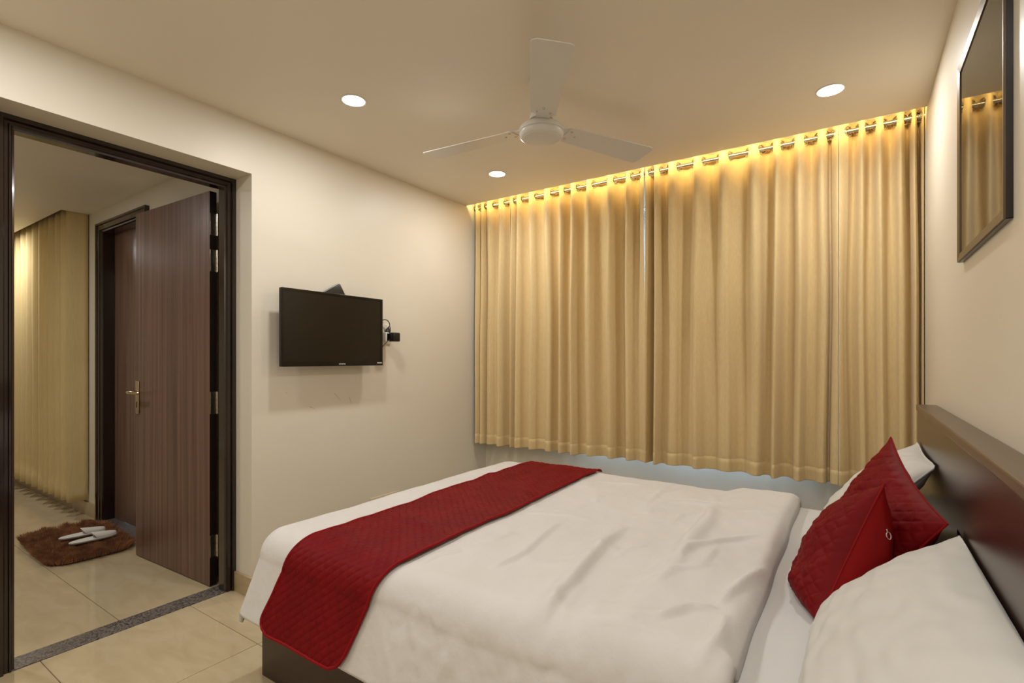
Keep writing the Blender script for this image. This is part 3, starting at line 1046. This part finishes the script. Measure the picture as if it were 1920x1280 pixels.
ridge([(975, 1196), (1060, 1112), (1123, 1036), (1175, 983)], 0.022, 0.020, 1)
ridge([(1052, 975), (982, 1038), (920, 1065)], 0.014, 0.011)
ridge([(1261, 1059), (1300, 1005), (1335, 962)], 0.03, 0.012)
ridge([(1347, 1155), (1390, 1115), (1440, 1072)], 0.016, 0.014)
ridge([(1072, 1272), (1092, 1218)], 0.014, 0.013)
ridge([(1419, 1019), (1340, 1032), (1268, 1055)], 0.016, 0.010)
ridge([(1360, 1172), (1347, 1217), (1300, 1262)], 0.018, 0.012)
ridge([(1345, 1160), (1290, 1160), (1225, 1180)], 0.014, 0.009)
ridge([(1205, 955), (1230, 930), (1265, 905)], 0.02, 0.008)
ridge([(1130, 1130), (1090, 1200), (1060, 1240)], 0.03, 0.012, 1)
ridge([(905, 1190), (935, 1155)], 0.014, 0.009)
ridge([(1345, 925), (1330, 990), (1250, 1090)], 0.035, 0.014)


rw = random.Random(21)
for _ in range(26):
    cx_, cy_ = rw.uniform(-1.1, -0.3), rw.uniform(1.12, 2.6)
    a_ = math.radians(rw.choice((55, 75, 100, 20)) + rw.uniform(-18, 18)); l_ = rw.uniform(0.05, 0.16)
    d_ = Vector((math.cos(a_), math.sin(a_), 0)) * l_
    k_ = Vector((-d_.y, d_.x, 0)) * rw.uniform(-0.3, 0.3)
    c_ = Vector((cx_, cy_, DTOP))
    RIDGES.append(([c_ - d_, c_ + k_, c_ + d_], rw.uniform(0.010, 0.017), rw.uniform(0.003, 0.006), rw.choice((0, 1))))


def wrinkle(x, y):
    z = 0.010 * mn.noise(Vector((x * 2.6, y * 1.9, 1.0))) + 0.006 * mn.noise(Vector((x * 6.5 + y * 2, y * 3.4, 5.0)))
    z += 0.0035 * mn.noise(Vector((x * 16 + y * 6, y * 9 - x * 4, 8.0)))
    p = Vector((x, y, 0))
    for pts, w, h, one in RIDGES:
        best = 9; side = 0; fade = 1
        for i in range(len(pts) - 1):
            a, b = pts[i].xy, pts[i + 1].xy
            ab = b - a
            t = max(0, min(1, (p.xy - a).dot(ab) / ab.length_squared))
            dd = (p.xy - a - ab * t)
            if dd.length < best:
                best = dd.length; side = ab.x * dd.y - ab.y * dd.x
                T = (i + t) / (len(pts) - 1)
                fade = math.sin(PI * min(1, max(0.0, T))) ** 0.6 if 0 < T < 1 else 0.0
        ww = w * 0.72
        if one and side > 0: ww = w * 1.9
        if best < 3 * ww:
            z += 1.5 * h * fade * math.exp(-(best / ww) ** 2)
    return z


def duvet_fn(s, t):
    L = 0.305
    u = (DX0 + DR - DR * PI / 2 - L + DR) + (HEAD - (DX0 + DR - DR * PI / 2 - L + DR)) * s
    v0, v1 = DY0 + DR - DR * PI / 2 - 0.205, DY1 + 0.16
    v = v0 + (v1 - v0) * t
    p, d = drape(u, v)
    x, y = p.x, p.y
    w = wrinkle(u, v)
    if d > 0:
        k = max(0.0, 1 - d / 0.10)
        g = min(1.0, d / 0.2)
        # soft vertical folds on the hanging sides
        wav = 0.014 * mn.noise(Vector((u * 7, v * 4, 2.0))) + 0.010 * mn.noise(Vector((u * 17, v * 10, 6.0))) + 0.005 * mn.noise(Vector((u * 36 + v * 8, v * 20, 3.0)))
        if u < DX0 + DR and (v < DY0 + DR or v > DY1 - DR):
            wav *= 0.1; g *= 0.3
        if -1.9 < u < -1.05 and v < 2:
            wav *= 0.15 + 0.85 * max(0.0, (u + 1.2) / 0.15)
        p.y += (-1 if v < 2 else 1) * abs(wav) * g * (1 if v < DY0 + DR or v > DY1 - DR else 0.2)
        p.x -= wav * g * (1 if u < DX0 + DR else 0.15)
        p.z += w * k + 0.012 * mn.noise(Vector((u * 3, v * 3, 9.0))) * g
    else:
        p.z += w
    # thick folded head end
    q = min(1.0, max(0.0, (u + 0.54) / 0.10)); q = q * q * (3 - 2 * q)
    lift = 0.028 * q * (1 + 0.25 * mn.noise(Vector((0, v * 3, 1))))
    e = HEAD - u
    ev = 0.02 * mn.noise(Vector((1.0, v * 2.3, 4.0)))
    if d == 0:
        p.z += lift
    else:
        p.z += lift * max(0, 1 - d / 0.2)
    rr = 0.045
    if e < rr:
        c = 1 - e / rr
        p.z -= (p.z - (SHZ + 0.004 if d == 0 else p.z - 0.03)) * (1 - math.sqrt(max(0, 1 - c * c)))
    p.x += ev * max(0.0, 1 - e / 0.3) * (1 if d == 0 else 0.5)
    return p


dv_ = MB().grid(duvet_fn, 250, 270)
duvet = dv_.obj('duvet', COTTON, smooth=True, angle=180)
so_ = duvet.modifiers.new('thickness', 'SOLIDIFY'); so_.thickness = 0.016; so_.offset = -1
tag(duvet, 'white duvet spread over the bed, creased, hanging over the side and foot', 'duvet')

# runner -------------------------------------------------------------
RW = 0.22
RV0, RV1 = DY0 + DR - DR * PI / 2 - 0.205, 2.69


def quilt(a, b, p, h):
    s1 = abs(math.sin(PI * (a + b) / (p * 1.4142))); s2 = abs(math.sin(PI * (a - b) / (p * 1.4142)))
    q = min(s1, s2)
    return h * (q ** 0.38 if q > 0 else 0.0)


def runner_pt(w, v, extra=0.0):
    T = (v - DY0) / (2.70 - DY0)
    c = -1.39 + (-1.428 + 1.39) * T
    c -= 0.105 * max(0.0, min(1.0, (DY0 + DR - v) / 0.33))
    c += 0.012 * mn.noise(Vector((3.0, v * 2.0, 0)))
    u = c + w
    base_, d = drape(u, v, 0.0)
    b2, _ = drape(u, v, 0.01)
    nrm = (b2 - base_).normalized()
    wz = wrinkle(u, v) * 0.8
    fold = 0.006 * mn.noise(Vector((u * 9 + v * 5, v * 7, 3.0)))
    # shallow diagonal creases across the runner
    for (vc, hh) in ((2.02, 0.014), (1.42, 0.010)):
        fold += hh * math.exp(-(((v - vc) + 0.35 * w) / 0.035) ** 2) * math.exp(-((w - 0.06) / 0.13) ** 2)
    return base_ + nrm * (0.014 + extra + max(-0.004, fold)) + Vector((0, 0, wz * max(0.0, 1 - d / 0.10)))


def runner_w(v):
    r = 0.06
    hw = RW
    s = v - RV0
    if s < r:
        hw = RW - r + math.sqrt(max(0.0, r * r - (r - s) ** 2))
    return hw


def runner_fn(s, t):
    v = RV0 + (RV1 - RV0) * (s if s > 0.03 else s)
    w = runner_w(v) * (2 * t - 1)
    return runner_pt(w, v, quilt(w, v, 0.0275, 0.0048))


run = thing('bed_runner', 'dark red quilted runner across the foot of the white duvet', 'bed runner', (-1.5, 1.9, DTOP))
rm = MB().grid(runner_fn, 540, 120)
ro = rm.obj('quilted_cloth', RED, smooth=True, angle=180)
sr = ro.modifiers.new('thickness', 'SOLIDIFY'); sr.thickness = 0.006; sr.offset = -1
put(ro, run)
loop = []
N_ = 150
for k in range(N_ + 1):
    v = RV1 - (RV1 - RV0 - 0.0005) * k / N_
    loop.append(runner_pt(-runner_w(v), v, 0.0015))
for k in range(13):
    w = -runner_w(RV0 + 0.0005) + 2 * runner_w(RV0 + 0.0005) * k / 12
    loop.append(runner_pt(w, RV0, 0.0015))
for k in range(N_ + 1):
    v = RV0 + 0.0005 + (RV1 - RV0 - 0.0005) * k / N_
    loop.append(runner_pt(runner_w(v), v, 0.0015))
for k in range(1, 20):
    loop.append(runner_pt(RW - 2 * RW * k / 20, RV1, 0.0015))
cl_ = [loop[0]]
for p in loop[1:]:
    if (p - cl_[-1]).length > 0.003: cl_.append(p)
put(MB().tube(cl_, 0.0055, 8, closed=True).obj('binding', REDB, smooth=True, label='plain red edge binding'), run)

# pillows -------------------------------------------------------------


def pillow_mesh(W, H, T, n, seed, quiltp=0.0, side=1, sag=0.0, wr=0.010, pinch=0.10, pw=2.6):
    mb = MB()

    def fn(s, t):
        a, b = 2 * s - 1, 2 * t - 1
        a = math.copysign(abs(a) ** 0.92, a); b = math.copysign(abs(b) ** 0.92, b)
        x = W / 2 * a * (1 - pinch * (1 - b * b) * abs(a))
        y = H / 2 * b * (1 - pinch * (1 - a * a) * abs(b))
        th = (max(0, 1 - abs(a) ** pw) ** 0.62) * (max(0, 1 - abs(b) ** pw) ** 0.62)
        z = T / 2 * th
        z += wr * th * mn.noise(Vector((a * 2.3 + seed, b * 2.3, seed)))
        z += wr * 0.6 * min(1, th * 2) * mn.noise(Vector((a * 6 + seed, b * 6, seed * 2.0)))
        if quiltp:
            z += quilt(x, y, quiltp, 0.005) * min(1.0, th * 3)
        # slack towards the lower edge
        y2 = y - sag * th * H * 0.06
        return (x, y2, z * side)

    mb.grid(fn, n, n, flip=side < 0)
    return mb


def frame_m(c, e1, e2):
    e1 = Vector(e1).normalized()
    nn = e1.cross(Vector(e2)).normalized()
    e2 = nn.cross(e1)
    M = Matrix((e1, e2, nn)).transposed().to_4x4()
    M.translation = Vector(c)
    return M


def pillow(name, label, cat, c, e1, e2, W, H, T, seed, mats, quiltp=0.0, group=None, back=1.0, n=80, pinch=0.10, flange=False, pw=2.6):
    M = frame_m(c, e1, e2)
    root = thing(name, label, cat, c, group)
    def rest(mb):
        mb.v = [(min(p[0], BX1 - 0.006), p[1], max(p[2], SHZ + 0.008)) for p in mb.v]
        return mb
    f = rest(pillow_mesh(W, H, T, n if not quiltp else 150, seed, quiltp, 1, 1.0, pinch=pinch, pw=pw).transform(M))
    put(f.obj('front', mats[0], smooth=True, angle=180), root)
    b = rest(pillow_mesh(W, H, T * back, n, seed + 11, 0, -1, 1.0, pinch=pinch, pw=pw).transform(M))
    put(b.obj('back', mats[1], smooth=True, angle=180), root)
    pts = []
    K = 40
    def edge(a, b_):
        return M @ Vector((W / 2 * a * (1 - pinch * (1 - b_ * b_) * abs(a)), H / 2 * b_ * (1 - pinch * (1 - a * a) * abs(b_)), 0))
    for k in range(K): pts.append(edge(-1 + 2 * k / K, -1))
    for k in range(K): pts.append(edge(1, -1 + 2 * k / K))
    for k in range(K): pts.append(edge(1 - 2 * k / K, 1))
    for k in range(K): pts.append(edge(-1, 1 - 2 * k / K))
    put(rest(MB().tube(pts, 0.0028, 8, closed=True)).obj('seam', mats[2], smooth=True), root)
    return root, M


# near pillow leaning on the headboard
pillow('pillow', 'large white pillow leaning on the headboard, nearest the viewer', 'pillow',
       (0.075, 1.235, 0.640), (0, -1, 0), (0.27, 0.02, 0.235), 0.86, 0.42, 0.17, 3.0, (PCASE, PCASE, PCASE), group='white bed pillows', pinch=0.05)
pillow('pillow', 'white pillow half hidden behind the red cushions, far side of the bed', 'pillow',
       (0.052, 2.37, 0.684), (0.0, -1, 0.0), (0.29, 0.0, 0.32), 0.56, 0.48, 0.15, 8.0, (PCASE, PCASE, PCASE), group='white bed pillows', pinch=0.06)
GC = 'red quilted cushions'
pillow('cushion', 'dark red quilted cushion standing behind, its point highest against the curtains', 'cushion',
       (0.045, 1.896, 0.689), (0.215, -0.911, -0.351), (0.45, -0.219, 0.845), 0.44, 0.42, 0.13, 5.0, (RED, REDP, REDB), 0.028, GC, 1.35, pinch=0.10)
cq, MQ = pillow('cushion', 'dark red cushion in front with a plain zip side, beside the near pillow', 'cushion',
       (-0.048, 1.735, 0.646), (0.215, -0.92, 0.32), (0.365, 0.334, 0.868), 0.36, 0.40, 0.15, 6.0, (RED, REDP, REDB), 0.028, GC, 1.55, pinch=0.10)

zp = MB()
zp.box((-0.002, -0.012, -0.003), (0.002, 0.0, 0.0), 0.0008)
zp.tube([(0.006 * math.cos(2 * PI * k / 14), -0.020 + 0.010 * math.sin(2 * PI * k / 14), -0.0015) for k in range(14)], 0.0014, 6, closed=True)
bk = [o for o in cq.children if o.name.startswith('back')][0]
from mathutils.bvhtree import BVHTree
bv = BVHTree.FromPolygons([v.co.copy() for v in bk.data.vertices], [tuple(p.vertices) for p in bk.data.polygons])
hit, hn, _, _ = bv.ray_cast(Vector((0, 0, CAM_H)), ray(1660, 990))
if hit is not None:
    if hn.y > 0: hn = -hn
    up_ = (Vector((0, 0, 1)) - hn * hn.z).normalized()
    MZ = Matrix((up_.cross(hn), up_, hn)).transposed().to_4x4(); MZ.translation = hit + hn * 0.004
    put(zp.transform(MZ @ Matrix.Rotation(0.35, 4, 'Z')).obj('zip_puller', CHROME, smooth=True, label='small metal zip puller'), cq)

# ------------------------------------------------------------------ rug and slippers
RUX0, RUX1, RUY0, RUY1 = -4.60, -3.79, 0.945, 1.385
rug = thing('bath_rug', 'brown shaggy rug on the hall floor before the closed door', 'rug', ((RUX0 + RUX1) / 2, (RUY0 + RUY1) / 2, 0))
RA = math.radians(-3)
RCX, RCY = (RUX0 + RUX1) / 2, (RUY0 + RUY1) / 2
RHX, RHY = (RUX1 - RUX0) / 2, (RUY1 - RUY0) / 2


def rug_in(lx, ly, m=0.0, r=0.12):
    ax, ay = abs(lx), abs(ly)
    hx_, hy_ = RHX - m, RHY - m
    qx, qy = max(0, ax - (hx_ - r)), max(0, ay - (hy_ - r))
    return math.hypot(qx, qy) <= r and ax <= hx_ and ay <= hy_


def rug_w(lx, ly, z):
    c, s = math.cos(RA), math.sin(RA)
    return (RCX + lx * c - ly * s, RCY + lx * s + ly * c, z)


pol = []
for (sx, sy, a0) in ((1, -1, -PI / 2), (1, 1, 0), (-1, 1, PI / 2), (-1, -1, PI)):
    for k in range(7):
        a = a0 + k / 6 * PI / 2
        pol.append(rug_w(sx * (RHX - 0.13) + 0.12 * math.cos(a), sy * (RHY - 0.13) + 0.12 * math.sin(a), 0)[:2])
put(MB().prism(pol, Matrix.Translation((0, 0, 0.001)), 0.012).obj('backing', RUG), rug)
rr_ = random.Random(11)
vs = []; fs = []
while len(fs) < 27000:
    lx, ly = rr_.uniform(-RHX, RHX), rr_.uniform(-RHY, RHY)
    if not rug_in(lx, ly, 0.004): continue
    cl1 = mn.noise(Vector((lx * 16, ly * 30, 0))); cl2 = mn.noise(Vector((lx * 16, ly * 30, 9)))
    row = 0.006 * math.sin(ly * 2 * PI / 0.11)
    ln = 0.038 + 0.014 * cl1 + row + rr_.uniform(-0.004, 0.004)
    ex, ey = lx / RHX, ly / RHY
    tx = 0.018 * cl1 + rr_.uniform(-0.010, 0.010) + 0.03 * ex * abs(ex) ** 5
    ty = 0.018 * cl2 + rr_.uniform(-0.010, 0.010) + 0.03 * ey * abs(ey) ** 5
    a = rr_.uniform(0, PI); w = 0.0028
    dx, dy = math.cos(a) * w, math.sin(a) * w
    i = len(vs)
    vs += [rug_w(lx - dx, ly - dy, 0.008), rug_w(lx + dx, ly + dy, 0.008), rug_w(lx + tx, ly + ty, 0.010 + max(0.008, ln))]
    fs.append((i, i + 1, i + 2))
me = bpy.data.meshes.new('pile'); me.from_pydata(vs, [], fs); me.materials.append(FUR)
po = bpy.data.objects.new('pile', me); COL.objects.link(po); po['kind'] = 'stuff'
put(po, rug)


def slipper(label, heel, toe, flip):
    heel, toe = Vector(heel), Vector(toe)
    L = (toe - heel).length
    ang_ = math.atan2(toe.y - heel.y, toe.x - heel.x)
    z0 = 0.056
    root = thing('slipper', label, 'slipper', (heel.x, heel.y, z0), 'white hotel slippers on the rug')
    M = Matrix.Translation((heel.x, heel.y, z0)) @ Matrix.Rotation(ang_, 4, 'Z')
    def half(t):
        # half width along the sole, heel to toe
        return 0.0385 * max(0.0, 1 - abs(2 * t - 1) ** 3.4) ** 0.5 * (0.88 + 0.22 * t) if 0 < t < 1 else 0
    ol = []
    K = 24
    for k in range(K + 1): ol.append((L * k / K, -half(k / K)))
    for k in range(K - 1, 0, -1): ol.append((L * k / K, half(k / K)))
    put(MB().prism(ol, M, 0.004).obj('sole', SLIPSOLE), root)
    o2 = [(p[0], p[1] * 0.98) for p in ol]
    put(MB().prism(o2, M @ Matrix.Translation((0, 0, 0.004)), 0.006).obj('insole', SLIP), root)
    def up(s, t):
        k = 0.46 + 0.535 * s
        hw = half(k) * 0.99
        a = PI * t
        ridge_h = 0.026 * (1 - s) ** 0.55 * (1 - 0.12 * s) + 0.012
        # the opening dips back in the middle
        xx = L * k + (1 - s) ** 3 * (-0.022 * math.sin(a) + 0.018)
        return M @ Vector((xx, -hw * math.cos(a), 0.009 + ridge_h * math.sin(a) ** 0.8 * min(1, hw / 0.02)))
    uo = MB().grid(up, 16, 16).obj('upper', SLIP, smooth=True, angle=180)
    uo.modifiers.new('thickness', 'SOLIDIFY').thickness = 0.0025
    put(uo, root)
    pts = [M @ Vector((p[0], p[1] * 1.01, 0.0085)) for p in ol]
    put(MB().tube(pts, 0.0022, 6, closed=True).obj('piping', SLIP, smooth=True), root)


slipper('white cloth slipper on the brown rug, the one farther from the doorway', at_z(110, 1014, 0.05), at_z(199, 995, 0.05), 1)
slipper('white cloth slipper on the brown rug, the one nearer the doorway', at_z(129, 1023, 0.05), at_z(220, 1002, 0.05), -1)
